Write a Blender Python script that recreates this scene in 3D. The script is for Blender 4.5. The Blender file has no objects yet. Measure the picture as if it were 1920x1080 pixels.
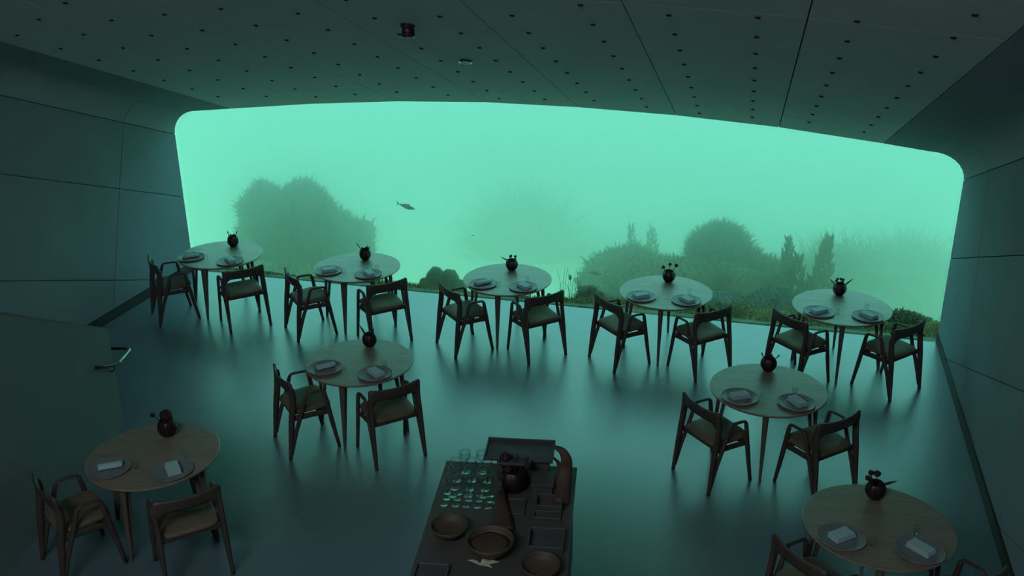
import bpy, bmesh, math, random
from mathutils import Vector, Matrix, noise

random.seed(7)
SC = bpy.context.scene
COL = SC.collection
R = math.radians

# ------------------------------------------------------------------ camera
CAM = Vector((3.329, -11.911, 5.1233))
FW = Vector((-0.25002, 0.89456, -0.37047))
RT = Vector((0.96401, 0.26571, -0.00898))
UP = Vector((-0.0904, 0.35938, 0.9288))
FPX = 1839.87
cd = bpy.data.cameras.new('camera')
cam = bpy.data.objects.new('camera', cd)
COL.objects.link(cam)
m = Matrix((RT, UP, -FW)).transposed().to_4x4()
m.translation = CAM
cam.matrix_world = m
cd.sensor_width = 36.0
cd.lens = FPX / 1920 * 36.0
cd.clip_start = 0.05
cd.clip_end = 300
SC.camera = cam

# ------------------------------------------------------------------ world: daylight coming down through the sea
w = bpy.data.worlds.new('daylight')
SC.world = w
w.use_nodes = True
nt = w.node_tree
nt.nodes.clear()
wo = nt.nodes.new('ShaderNodeOutputWorld')
bg = nt.nodes.new('ShaderNodeBackground')
tc = nt.nodes.new('ShaderNodeTexCoord')
sx = nt.nodes.new('ShaderNodeSeparateXYZ')
cr = nt.nodes.new('ShaderNodeValToRGB')
mr = nt.nodes.new('ShaderNodeMapRange')
mr.inputs['From Min'].default_value = -1.0
mr.inputs['From Max'].default_value = 1.0
nt.links.new(tc.outputs['Generated'], sx.inputs[0])
nt.links.new(sx.outputs['Z'], mr.inputs['Value'])
nt.links.new(mr.outputs[0], cr.inputs[0])
nt.links.new(cr.outputs[0], bg.inputs['Color'])
nt.links.new(bg.outputs[0], wo.inputs[0])
e = cr.color_ramp.elements
e[0].position = 0.35
e[0].color = (0.03, 0.10, 0.05, 1)
e[1].position = 1.0
e[1].color = (0.39, 0.85, 1.0, 1)
x = e.new(0.5)
x.color = (0.06, 0.24, 0.14, 1)
bg.inputs['Strength'].default_value = 3.5

# dim warm lamps of the upper gallery
def area(name, loc, rot, size, power, color):
    l = bpy.data.lights.new(name, 'AREA')
    l.shape = 'RECTANGLE'
    l.size, l.size_y = size
    l.energy = power
    l.color = color
    o = bpy.data.objects.new(name, l)
    o.location = loc
    o.rotation_euler = rot
    COL.objects.link(o)
    return o
area('gallery_lamp', (0.5, -13.5, 6.9), (R(25), 0, 0), (4.0, 1.0), 190, (0.97, 0.97, 0.95))

SC.view_settings.view_transform = 'Standard'
SC.view_settings.look = 'None'
SC.view_settings.gamma = 1.0
SC.view_settings.use_curve_mapping = False
SC.view_settings.exposure = 0.0
cy = SC.cycles
cy.max_bounces = 12
cy.diffuse_bounces = 4
cy.glossy_bounces = 4
cy.transmission_bounces = 8
cy.transparent_max_bounces = 16
cy.volume_bounces = 9
cy.use_denoising = True
try:
    cy.denoiser = 'OPENIMAGEDENOISE'
    cy.denoising_input_passes = 'RGB_ALBEDO_NORMAL'
except Exception:
    pass
cy.caustics_reflective = False
cy.caustics_refractive = False
cy.sample_clamp_indirect = 4.0


# ------------------------------------------------------------------ materials
def mat(name, col, rough=0.6, metal=0.0, spec=0.5, var=None, scale=6.0, stretch=(1, 1, 1), bump=0.0, bscale=None, detail=4.0,
        coat=0.0, coatr=0.3):
    m = bpy.data.materials.new(name)
    m.use_nodes = True
    nt = m.node_tree
    b = nt.nodes['Principled BSDF']
    b.inputs['Base Color'].default_value = (*col, 1)
    b.inputs['Roughness'].default_value = rough
    b.inputs['Metallic'].default_value = metal
    b.inputs['Specular IOR Level'].default_value = spec
    b.inputs['Coat Weight'].default_value = coat
    b.inputs['Coat Roughness'].default_value = coatr
    tc = nt.nodes.new('ShaderNodeTexCoord')
    mp = nt.nodes.new('ShaderNodeMapping')
    mp.inputs['Scale'].default_value = stretch
    nt.links.new(tc.outputs['Object'], mp.inputs[0])
    nz = nt.nodes.new('ShaderNodeTexNoise')
    nz.inputs['Scale'].default_value = scale
    nz.inputs['Detail'].default_value = detail
    nt.links.new(mp.outputs[0], nz.inputs['Vector'])
    if var:
        rp = nt.nodes.new('ShaderNodeValToRGB')
        rp.color_ramp.elements[0].position = 0.3
        rp.color_ramp.elements[1].position = 0.7
        rp.color_ramp.elements[0].color = (*var, 1)
        rp.color_ramp.elements[1].color = (*col, 1)
        nt.links.new(nz.outputs[0], rp.inputs[0])
        nt.links.new(rp.outputs[0], b.inputs['Base Color'])
    if bump:
        bp = nt.nodes.new('ShaderNodeBump')
        bp.inputs['Strength'].default_value = bump
        bp.inputs['Distance'].default_value = 0.01
        n2 = nz
        if bscale:
            n2 = nt.nodes.new('ShaderNodeTexNoise')
            n2.inputs['Scale'].default_value = bscale
            n2.inputs['Detail'].default_value = 3
            nt.links.new(mp.outputs[0], n2.inputs['Vector'])
        nt.links.new(n2.outputs[0], bp.inputs['Height'])
        nt.links.new(bp.outputs[0], b.inputs['Normal'])
    return m


M = {}
M['floor'] = mat('polished_screed', (0.12, 0.175, 0.24), 0.42, var=(0.105, 0.155, 0.215), scale=0.7, bump=0.02, bscale=3, coat=1.0, coatr=0.31)
M['floor'].node_tree.nodes['Principled BSDF'].inputs['Coat IOR'].default_value = 2.0
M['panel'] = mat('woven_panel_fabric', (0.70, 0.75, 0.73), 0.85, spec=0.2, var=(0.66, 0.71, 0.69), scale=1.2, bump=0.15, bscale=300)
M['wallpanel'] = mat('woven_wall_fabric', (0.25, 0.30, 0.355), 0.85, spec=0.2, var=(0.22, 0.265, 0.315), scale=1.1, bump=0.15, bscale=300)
M['joint'] = mat('dark_joint', (0.015, 0.018, 0.018), 0.8)
M['skirting'] = mat('dark_skirting', (0.02, 0.018, 0.018), 0.6)
M['hole'] = mat('hole_black', (0.012, 0.010, 0.010), 0.7)
M['ash'] = mat('pale_ash_wood', (0.27, 0.24, 0.20), 0.46, var=(0.195, 0.172, 0.14), scale=3.2, stretch=(1.0, 9.0, 9.0), bump=0.04, coat=0.8, coatr=0.4)
M['ashleg'] = mat('ash_leg_wood', (0.15, 0.125, 0.10), 0.5, var=(0.11, 0.09, 0.07), scale=4, stretch=(8, 8, 1))
M['darkwood'] = mat('dark_oak', (0.08, 0.068, 0.06), 0.5, var=(0.056, 0.048, 0.042), scale=5, stretch=(6, 6, 1.5), bump=0.04)
M['leather'] = mat('olive_leather', (0.155, 0.145, 0.095), 0.6, var=(0.125, 0.115, 0.075), scale=9, bump=0.08, bscale=120)
M['vase'] = mat('dark_glazed_clay', (0.022, 0.012, 0.012), 0.42, var=(0.014, 0.008, 0.008), scale=20, bump=0.3, bscale=60)
M['petal'] = mat('dark_petal', (0.03, 0.014, 0.016), 0.6)
M['plate'] = mat('slate_glaze', (0.20, 0.235, 0.25), 0.4, var=(0.17, 0.20, 0.215), scale=10)
M['linen'] = mat('linen', (0.38, 0.62, 0.68), 0.9, bump=0.2, bscale=250)
M['concrete'] = mat('stair_plaster', (0.26, 0.265, 0.275), 0.8, var=(0.23, 0.235, 0.245), scale=2)
M['steel'] = mat('rail_glint_steel', (0.6, 0.6, 0.58), 0.28, metal=1.0)
M['chrome'] = mat('polished_chrome', (0.8, 0.8, 0.8), 0.08, metal=1.0)
M['darksteel'] = mat('black_and_unlit_steel', (0.03, 0.025, 0.028), 0.4, metal=0.4)  # dark metal fittings, and the stretches of handrail that catch no light
M['station'] = mat('blackened_worktop', (0.085, 0.083, 0.084), 0.5, var=(0.07, 0.07, 0.071), scale=5)
M['tray'] = mat('slate_tray', (0.075, 0.085, 0.095), 0.45, var=(0.06, 0.068, 0.075), scale=8)
M['bowl'] = mat('turned_bowl_wood', (0.085, 0.07, 0.052), 0.6, var=(0.065, 0.052, 0.038), scale=9, stretch=(1, 5, 1))
M['brown'] = mat('reddish_wood', (0.075, 0.05, 0.038), 0.65, var=(0.055, 0.036, 0.028), scale=6, stretch=(4, 1, 1))
M['paleleaf'] = mat('pale_leaf', (0.5, 0.6, 0.5), 0.7)
M['sand'] = mat('seabed_sand', (0.80, 0.80, 0.58), 0.95, spec=0.1, var=(0.66, 0.68, 0.46), scale=0.6, bump=0.8, bscale=9)
M['rock'] = mat('weedy_rock', (0.13, 0.15, 0.055), 0.95, spec=0.1, var=(0.035, 0.06, 0.04), scale=2.6, bump=1.0, bscale=10)
M['rockdark'] = mat('dark_weedy_rock', (0.11, 0.14, 0.09), 0.95, spec=0.1, var=(0.035, 0.06, 0.07), scale=3, bump=1.0, bscale=10)
M['kelp'] = mat('kelp_blades', (0.17, 0.17, 0.05), 0.8, spec=0.2, var=(0.05, 0.09, 0.04), scale=1.5)
M['kelpdark'] = mat('dark_kelp_blades', (0.13, 0.15, 0.08), 0.8, spec=0.2, var=(0.06, 0.085, 0.065), scale=1.5)
M['weed'] = mat('olive_weed', (0.36, 0.38, 0.18), 0.9, spec=0.1, var=(0.22, 0.25, 0.13), scale=2)
M['fish'] = mat('fish_skin', (0.10, 0.13, 0.15), 0.5, var=(0.05, 0.07, 0.09), scale=20)


def glass_mat(name, tint, fres=0.04, rough=0.02):
    m = bpy.data.materials.new(name)
    m.use_nodes = True
    nt = m.node_tree
    nt.nodes.clear()
    o = nt.nodes.new('ShaderNodeOutputMaterial')
    mx = nt.nodes.new('ShaderNodeMixShader')
    t = nt.nodes.new('ShaderNodeBsdfTransparent')
    g = nt.nodes.new('ShaderNodeBsdfGlossy')
    f = nt.nodes.new('ShaderNodeLayerWeight')
    f.inputs['Blend'].default_value = fres
    t.inputs[0].default_value = (*tint, 1)
    g.inputs['Roughness'].default_value = rough
    nt.links.new(f.outputs['Facing'], mx.inputs[0])
    nt.links.new(t.outputs[0], mx.inputs[1])
    nt.links.new(g.outputs[0], mx.inputs[2])
    nt.links.new(mx.outputs[0], o.inputs['Surface'])
    return m


M['pane'] = glass_mat('acrylic_pane', (0.99, 1.0, 0.99), 0.04)
M['glass'] = glass_mat('thin_glass', (0.98, 0.99, 0.99), 0.14, 0.03)
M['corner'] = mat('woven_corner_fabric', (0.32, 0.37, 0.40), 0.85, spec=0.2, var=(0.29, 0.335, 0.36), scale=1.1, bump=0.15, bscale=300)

wm = bpy.data.materials.new('sea_water')
wm.use_nodes = True
nt = wm.node_tree
nt.nodes.clear()
o_ = nt.nodes.new('ShaderNodeOutputMaterial')
vs = nt.nodes.new('ShaderNodeVolumeScatter')
va = nt.nodes.new('ShaderNodeVolumeAbsorption')
ad = nt.nodes.new('ShaderNodeAddShader')
vs.inputs['Color'].default_value = (0.95, 1.0, 0.87, 1)
vs.inputs['Anisotropy'].default_value = 0.8
vs.inputs['Density'].default_value = 0.225
va.inputs['Color'].default_value = (0.30, 0.99, 0.60, 1)
va.inputs['Density'].default_value = 0.03
nt.links.new(vs.outputs[0], ad.inputs[0])
nt.links.new(va.outputs[0], ad.inputs[1])
nt.links.new(ad.outputs[0], o_.inputs['Volume'])
M['water'] = wm


# ------------------------------------------------------------------ helpers
def ray(px, py):
    return FW + RT * ((px - 960) / FPX) + UP * ((540 - py) / FPX)


def at_y(px, py, Y):
    d = ray(px, py)
    return CAM + d * ((Y - CAM.y) / d.y)


def at_z(px, py, Z):
    d = ray(px, py)
    return CAM + d * ((Z - CAM.z) / d.z)


def px_size(p):
    return (p - CAM).dot(FW) / FPX


def props(o, label=None, cat=None, group=None, kind=None):
    if label: o['label'] = label
    if cat: o['category'] = cat
    if group: o['group'] = group
    if kind: o['kind'] = kind
    return o


def empty(name, loc, rz=0.0, label=None, cat=None, group=None):
    o = bpy.data.objects.new(name, None)
    o.location = loc
    o.rotation_euler = (0, 0, rz)
    o.empty_display_size = 0.1
    COL.objects.link(o)
    return props(o, label, cat, group)


def make(name, bm, m, parent=None, smooth=False, loc=None, rz=0.0):
    me = bpy.data.meshes.new(name)
    bmesh.ops.recalc_face_normals(bm, faces=bm.faces[:])
    bm.to_mesh(me)
    bm.free()
    me.materials.append(m)
    if smooth:
        for p in me.polygons:
            p.use_smooth = True
    o = bpy.data.objects.new(name, me)
    COL.objects.link(o)
    if parent: o.parent = parent
    if loc is not None: o.location = loc
    if rz: o.rotation_euler = (0, 0, rz)
    return o


def copy_tree(o, parent=None, kids=None):
    c = o.copy()
    COL.objects.link(c)
    if parent is not None: c.parent = parent
    for ch in (kids or KIDS).get(o, []):
        copy_tree(ch, c)
    return c


KIDS = {}


def index_kids():
    KIDS.clear()
    for o in COL.objects:
        if o.parent:
            KIDS.setdefault(o.parent, []).append(o)


def box(bm, c, s, bev=0.0, seg=2, rot=None):
    r = bmesh.ops.create_cube(bm, size=1.0)
    vs = r['verts']
    bmesh.ops.scale(bm, vec=s, verts=vs)
    if bev:
        es = list({e for v in vs for e in v.link_edges})
        rr = bmesh.ops.bevel(bm, geom=es, offset=bev, segments=seg, affect='EDGES', profile=0.5)
        vs = list({v for f in rr['faces'] for v in f.verts} | {v for v in vs if v.is_valid})
    if rot is not None:
        bmesh.ops.rotate(bm, cent=(0, 0, 0), matrix=rot, verts=vs)
    bmesh.ops.translate(bm, vec=c, verts=vs)
    return vs


def lathe(bm, prof, n=28, c=(0, 0, 0), wob=None):
    rings = []
    for (r, z) in prof:
        if r < 1e-5:
            rings.append([bm.verts.new((c[0], c[1], c[2] + z))])
        else:
            rings.append([bm.verts.new((c[0] + r * (wob(2 * math.pi * k / n, z) if wob else 1) * math.cos(2 * math.pi * k / n),
                                        c[1] + r * (wob(2 * math.pi * k / n, z) if wob else 1) * math.sin(2 * math.pi * k / n), c[2] + z)) for k in range(n)])
    for a, b in zip(rings, rings[1:]):
        for k in range(n):
            k2 = (k + 1) % n
            if len(a) == 1 and len(b) == 1: continue
            if len(a) == 1:
                bm.faces.new((a[0], b[k2], b[k]))
            elif len(b) == 1:
                bm.faces.new((a[k], a[k2], b[0]))
            else:
                bm.faces.new((a[k], a[k2], b[k2], b[k]))


def sweep(bm, pts, sizes, side=(1, 0, 0), n=8, power=2.6):
    """rounded-rectangle section along pts; sizes = (width along side, thickness)"""
    pts = [Vector(p) for p in pts]
    rings = []
    for i, p in enumerate(pts):
        a = pts[max(i - 1, 0)]
        b = pts[min(i + 1, len(pts) - 1)]
        t = (b - a).normalized()
        s = Vector(side)
        s = (s - t * s.dot(t)).normalized()
        u = t.cross(s)
        w_, h_ = sizes[i]
        ring = []
        for k in range(n):
            th = 2 * math.pi * (k + 0.5) / n
            cx, sy = math.cos(th), math.sin(th)
            q = (abs(cx) ** power + abs(sy) ** power) ** (-1 / power)
            ring.append(bm.verts.new(p + s * (w_ / 2 * cx * q) + u * (h_ / 2 * sy * q)))
        rings.append(ring)
    for a, b in zip(rings, rings[1:]):
        for k in range(n):
            bm.faces.new((a[k], a[(k + 1) % n], b[(k + 1) % n], b[k]))
    bm.faces.new(rings[0][::-1])
    bm.faces.new(rings[-1])


def spline(pts, n=6):
    """Catmull-Rom through tuples of any length"""
    out = []
    P = [pts[0]] + list(pts) + [pts[-1]]
    for i in range(1, len(P) - 2):
        for k in range(n):
            t = k / n
            r = []
            for j in range(len(pts[0])):
                a, b, c, d = P[i - 1][j], P[i][j], P[i + 1][j], P[i + 2][j]
                r.append(0.5 * (2 * b + (c - a) * t + (2 * a - 5 * b + 4 * c - d) * t * t + (3 * b - a - 3 * c + d) * t ** 3))
            out.append(tuple(r))
    out.append(tuple(pts[-1]))
    return out


def prism(bm, poly, nrm, th):
    """thin slab: polygon of 3-D points pushed back by th along nrm"""
    a = [bm.verts.new(p) for p in poly]
    b = [bm.verts.new(Vector(p) + Vector(nrm) * th) for p in poly]
    bm.faces.new(a)
    bm.faces.new(b[::-1])
    k = len(a)
    for i in range(k):
        bm.faces.new((a[i], b[i], b[(i + 1) % k], a[(i + 1) % k]))


# ------------------------------------------------------------------ the tilted tube: floor, walls, ceiling
SL = 0.37
BACK = -17.5
SLW, SRW = -4.92, 5.40
CORN = 0.40
S_SEAMS = [-3.98, -2.74, -1.53, -0.33, 0.88, 2.09, 3.30, 4.48]


def zc(s):                                           # crown of the vault at the window
    pts = [(-5, 2.35), (-3.98, 2.455), (-2.74, 2.575), (-1.53, 2.66), (-.33, 2.70), (.88, 2.69), (2.09, 2.645), (3.3, 2.56), (4.48, 2.43), (5.5, 2.30)]
    for (a, za), (b, zb) in zip(pts, pts[1:]):
        if s <= b: return za + (zb - za) * (s - a) / (b - a)
    return pts[-1][1]


def corner(side):
    """points (s, z0) of the rounded corner from ceiling to wall"""
    out = []
    sw = SRW if side > 0 else SLW
    st = sw - side * CORN
    z1 = zc(st)
    z2 = 2.05
    for k in range(9):
        a = k / 8 * math.pi / 2
        out.append((st + side * CORN * math.sin(a), z2 + (z1 - z2) * math.cos(a)))
    return out


def tube(s, z0, y):
    z = z0 - SL * y
    k = 0.009 * abs(y) * max(0.0, min(1.0, z / 2.4))
    return Vector((0.24 + (s - 0.24) * (1 + k), y, z))


def ring_y(z0, j):
    if j < 0: return 0.0
    return (-1.905 - 2.27 * j + SL * z0) / (1 + SL * SL)


NR = 8
G = 0.005


def struct(name, bm, m, label=None, smooth=False):
    o = make(name, bm, m, None, smooth)
    o['kind'] = 'structure'
    if label: o['label'] = label
    return o


# backing shell (dark joints show through the gaps)
def shell_strip(bm, prof, off=0.03):
    rows = []
    for y in (0.02, BACK):
        row = []
        for i, (s, z0) in enumerate(prof):
            row.append(bm.verts.new(tube(s, z0, y)))
        rows.append(row)
    for i in range(len(prof) - 1):
        bm.faces.new((rows[0][i], rows[0][i + 1], rows[1][i + 1], rows[1][i]))


cl, crn = corner(-1), corner(1)
top = [(s, zc(s)) for s in [cl[0][0]] + S_SEAMS + [crn[0][0]]]
if top[1][0] < top[0][0]: top.pop(1)


def offs(prof, d):
    cx, cz = 0.24, 0.8
    return [(s + (d if s > cx else -d) * (1 if abs(s - cx) > 4.9 else 0), z + (d if z > 1.5 else 0)) for s, z in prof]


bm = bmesh.new()
shell_strip(bm, offs(top, 0.03))
ceiling = struct('ceiling', bm, M['joint'], 'dark perforated fabric panel ceiling sloping up into the room')
for nm, cn, sw in (('wall_left', cl, SLW), ('wall_right', crn, SRW)):
    bm = bmesh.new()
    sd = -1 if sw < 0 else 1
    shell_strip(bm, offs(cn, 0.03))
    # vertical part down to the floor
    v = []
    for y in (0.02, -4, -8, -12, BACK):
        t = tube(sw + sd * 0.03, 2.09, y)
        v.append((bm.verts.new(t), bm.verts.new((t.x, y, -0.1))))
    for a, b in zip(v, v[1:]):
        bm.faces.new((a[0], a[1], b[1], b[0]))
    o = struct(nm, bm, M['joint'], 'dark grey fabric wall panels, %s side of the window' % ('left' if sd < 0 else 'right'))
    if sd < 0: wall_l = o
    else: wall_r = o


def strip_panel(prof, j, parent, m):
    """panel over profile segment between ring j-1 and j"""
    bm = bmesh.new()
    pr = list(prof)
    # shrink ends for the joints
    def mv(a, b, d):
        l = math.hypot(b[0] - a[0], b[1] - a[1])
        return (a[0] + (b[0] - a[0]) * d / l, a[1] + (b[1] - a[1]) * d / l)
    pr[0] = mv(prof[0], prof[1], G)
    pr[-1] = mv(prof[-1], prof[-2], G)
    lo, hi = [], []
    for s, z0 in pr:
        y1 = ring_y(z0, j - 1) - (G if j > 0 else 0)
        y2 = ring_y(z0, j) + G
        lo.append(tube(s, z0, y1))
        hi.append(tube(s, z0, y2))
    k = len(pr)
    A = [bm.verts.new(p) for p in lo]
    B = [bm.verts.new(p) for p in hi]
    out = Vector((0, 0.35, 0.94))
    def dn(i):
        s = pr[i][0]
        o = Vector((0, 0, 1)) if abs(s - 0.24) < 4.75 else Vector((1 if s > 0 else -1, 0, 0.4))
        return o.normalized() * 0.022
    A2 = [bm.verts.new(lo[i] + dn(i)) for i in range(k)]
    B2 = [bm.verts.new(hi[i] + dn(i)) for i in range(k)]
    for i in range(k - 1):
        bm.faces.new((A[i], A[i + 1], B[i + 1], B[i]))
        bm.faces.new((A2[i], B2[i], B2[i + 1], A2[i + 1]))
        bm.faces.new((A[i], A2[i], A2[i + 1], A[i + 1]))
        bm.faces.new((B[i], B[i + 1], B2[i + 1], B2[i]))
    bm.faces.new((A[0], B[0], B2[0], A2[0]))
    bm.faces.new((A[-1], A2[-1], B2[-1], B[-1]))
    o = make('panel', bm, m, parent, smooth=True)
    o.data.set_sharp_from_angle(angle=R(30))
    return o


segs = []
ss = [top[0][0]] + [s for s in S_SEAMS if s > top[0][0] + 0.05] + [top[-1][0]]
for a, b in zip(ss, ss[1:]):
    segs.append([(a, zc(a)), (b, zc(b))])
# the outer strips run into the rounded corners as one curved piece
left_c = [p for p in segs[0][::-1]] + cl[1:]
right_c = [p for p in segs[-1]] + crn[1:]
for j in range(NR):
    for sg in segs[1:-1]:
        strip_panel(sg, j, ceiling, M['panel'])
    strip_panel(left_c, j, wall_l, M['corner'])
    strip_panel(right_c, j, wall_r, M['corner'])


def clip(poly, f):
    out = []
    for i in range(len(poly)):
        a, b = poly[i], poly[(i + 1) % len(poly)]
        fa, fb = f(a), f(b)
        if fa >= 0: out.append(a)
        if (fa >= 0) != (fb >= 0):
            t = fa / (fa - fb)
            out.append((a[0] + (b[0] - a[0]) * t, a[1] + (b[1] - a[1]) * t))
    return out


def wall_panels(sw, parent, z_seams):
    sd = -1 if sw < 0 else 1
    for zt, zb in zip(z_seams, z_seams[1:]):
        for j in range(NR):
            q = []
            for z0, jj in ((zt - G, j - 1), (zt - G, j), (zb + G, j), (zb + G, j - 1)):
                y = ring_y(z0, jj) + (-G if jj == j - 1 and j > 0 else (G if jj == j else 0))
                q.append((y, z0 - SL * y))
            q = clip(q, lambda p: p[1] - 0.135)
            if len(q) < 3: continue
            bm = bmesh.new()
            poly = []
            for y, z in q:
                poly.append(tube(sw, z + SL * y, y))
            prism(bm, poly, (sd, 0, 0), 0.022)
            make('panel', bm, M['wallpanel'], parent)


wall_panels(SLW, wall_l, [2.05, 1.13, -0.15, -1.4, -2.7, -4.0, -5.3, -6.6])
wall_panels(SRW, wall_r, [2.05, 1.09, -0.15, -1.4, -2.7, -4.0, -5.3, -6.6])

# ceiling holes on their regular grid (two rows to a panel strip)
ROWS = [(-3.64, -.79), (-3.04, -.64), (-2.44, -.47), (-1.855, -.55), (-1.255, -.65), (-.655, -.48), (-.04, -.35), (.56, -.47), (1.18, -.60), (1.78, -.47),
        (2.385, -.37), (2.985, -.52), (3.595, -.69), (4.19, -.59)]
hole_me = None
nh = 0
for s0, y0 in ROWS:
    y = y0
    n = 0
    while y > -8.2:
        z0 = zc(s0)
        p = tube(s0, z0, y)
        if hole_me is None:
            bm = bmesh.new()
            lathe(bm, [(0.0, -0.002), (0.013, -0.002), (0.015, -0.008), (0.019, -0.008), (0.021, 0.004), (0, 0.004)], 14)
            o = make('spotlight_hole', bm, M['hole'], ceiling, smooth=False)
            hole_me = o.data
        else:
            o = bpy.data.objects.new('spotlight_hole', hole_me)
            COL.objects.link(o)
            o.parent = ceiling
        ds = (zc(s0 + .1) - zc(s0 - .1)) / .2
        nrm = Vector((-ds, SL, 1)).normalized()
        o.rotation_mode = 'QUATERNION'
        o.rotation_quaternion = nrm.to_track_quat('Z', 'Y')
        o.location = p
        n += 1
        nh += 1
        y -= 0.507 + 0.0045 * n

# floor
bm = bmesh.new()
box(bm, (0.24, (0.0 + BACK) / 2, -0.10), (SRW - SLW + 3.0, 0.0 - BACK, 0.20))
struct('floor', bm, M['floor'], 'polished grey screed floor')
# skirting boards
for nm, sw in (('baseboard_left', SLW), ('baseboard_right', SRW)):
    sd = -1 if sw < 0 else 1
    bm = bmesh.new()
    box(bm, (sw + sd * 0.005, (0.0 + BACK) / 2, 0.066), (0.03, 0.0 - BACK, 0.130))
    struct(nm, bm, M['skirting'])
# back wall and gallery
bm = bmesh.new()
box(bm, (0.24, BACK - 0.1, 4.5), (13.5, 0.2, 10.5))
struct('wall_back', bm, M['concrete'])
bm = bmesh.new()
box(bm, (0.24, (-12.3 + BACK) / 2, 3.35), (12.5, -12.3 - BACK, 0.3))
struct('floor_gallery', bm, M['darkwood'])
bm = bmesh.new()
box(bm, (0.24, -12.5, 1.6), (12.0, 0.2, 3.2))
struct('wall_under_gallery', bm, M['concrete'])

# window: outer facade with the vault-shaped opening, the thick pane and its edge trim
opening = [(SLW, -0.02)] + [(s, z) for s, z in cl[::-1]] + [(s, zc(s)) for s in ss[1:-1]] + [(s, z) for s, z in crn] + [(SRW, -0.02)]


def inset(poly, d):
    cx, cz = 0.24, 1.3
    return [(s + (d if s < cx else -d) * min(1, abs(s - cx) / 4.6), z - (d if z > 0.5 else -0.0)) for s, z in poly]


bm = bmesh.new()
outer = []
for s, z in opening:
    dx, dz = s - 0.24, max(z - 0.8, -9)
    if z < 0: outer.append((-9.0 if s < 0 else 9.5, -0.02))
    else: outer.append((0.24 + dx * 1.75, 0.8 + dz * 3.2 + 0.4))
for yy, flip in ((0.0, 0), (0.14, 1)):
    ex = 0.012 + 0.16 * flip
    a = [bm.verts.new((s + (ex if s > 0.24 else -ex) * min(1, abs(s - .24) / 4.5), yy, z + (ex if z > .5 else 0))) for s, z in opening]
    b = [bm.verts.new((s, yy, z)) for s, z in outer]
    for i in range(len(a) - 1):
        bm.faces.new((a[i], a[i + 1], b[i + 1], b[i]))
    if flip:
        for i in range(len(a) - 1):
            bm.faces.new((pa[i], pa[i + 1], a[i + 1], a[i]))
            bm.faces.new((pb[i], pb[i + 1], b[i + 1], b[i]))
    pa, pb = a, b
struct('wall_front', bm, M['concrete'], 'outer concrete face around the great window')
bm = bmesh.new()
box(bm, (0.24, 0.15, -3.15), (19, 0.3, 6.0))
struct('wall_front_below', bm, M['concrete'])

bm = bmesh.new()
prism(bm, [(s, 0.06, z) for s, z in opening], (0, 1, 0), 0.12)
pane = struct('window_1', bm, M['pane'], 'great curved-top acrylic window onto the sea')
# ------------------------------------------------------------------ water
bm = bmesh.new()
box(bm, (2.0, 24.34, 2.5), (90, 48.0, 22.0))
sea = make('sea_water', bm, M['water'])
props(sea, kind='structure', label='hazy green sea water beyond the window')


# ------------------------------------------------------------------ sea floor, rocks, weed, fish
def fbm(p, sc, o=4):
    v, a = 0.0, 1.0
    q = Vector(p) * sc
    for k in range(o):
        v += a * noise.noise(q)
        q = q * 2.03 + Vector((3.1, 7.7, 1.3))
        a *= 0.5
    return v


def seabed_z(x, y):
    lip = 0.30 + 0.16 * noise.noise(Vector((x * 0.7, 3.3, 0))) + 0.45 * min(1, max(0, (x - 0.3) / 2))
    z = -0.04
    if y > lip:
        d = y - lip
        z -= min(0.75 * d, 3.3 + 0.02 * d)
    z += 0.12 * fbm((x, y, 0), 0.9, 4) * min(1.0, max(0.0, (y - 0.15) / 1.2))
    return z


bm = bmesh.new()
xs = [-26 + 0.30 * i for i in range(200)]
ys, y = [], 0.145
while y < 46:
    ys.append(y)
    y += 0.09 + 0.04 * y
g = [[bm.verts.new((x, y, seabed_z(x, y))) for x in xs] for y in ys]
for i in range(len(ys) - 1):
    for k in range(len(xs) - 1):
        bm.faces.new((g[i][k], g[i][k + 1], g[i + 1][k + 1], g[i + 1][k]))
sea_floor = struct('ground_seabed', bm, M['sand'], 'pale sandy seabed sloping away under the window', smooth=True)
sea_floor.data.materials.append(M['rock'])
for p_ in sea_floor.data.polygons:
    if p_.center.y < 0.8 + 0.25 * noise.noise(p_.center * 1.3): p_.material_index = 1


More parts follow.
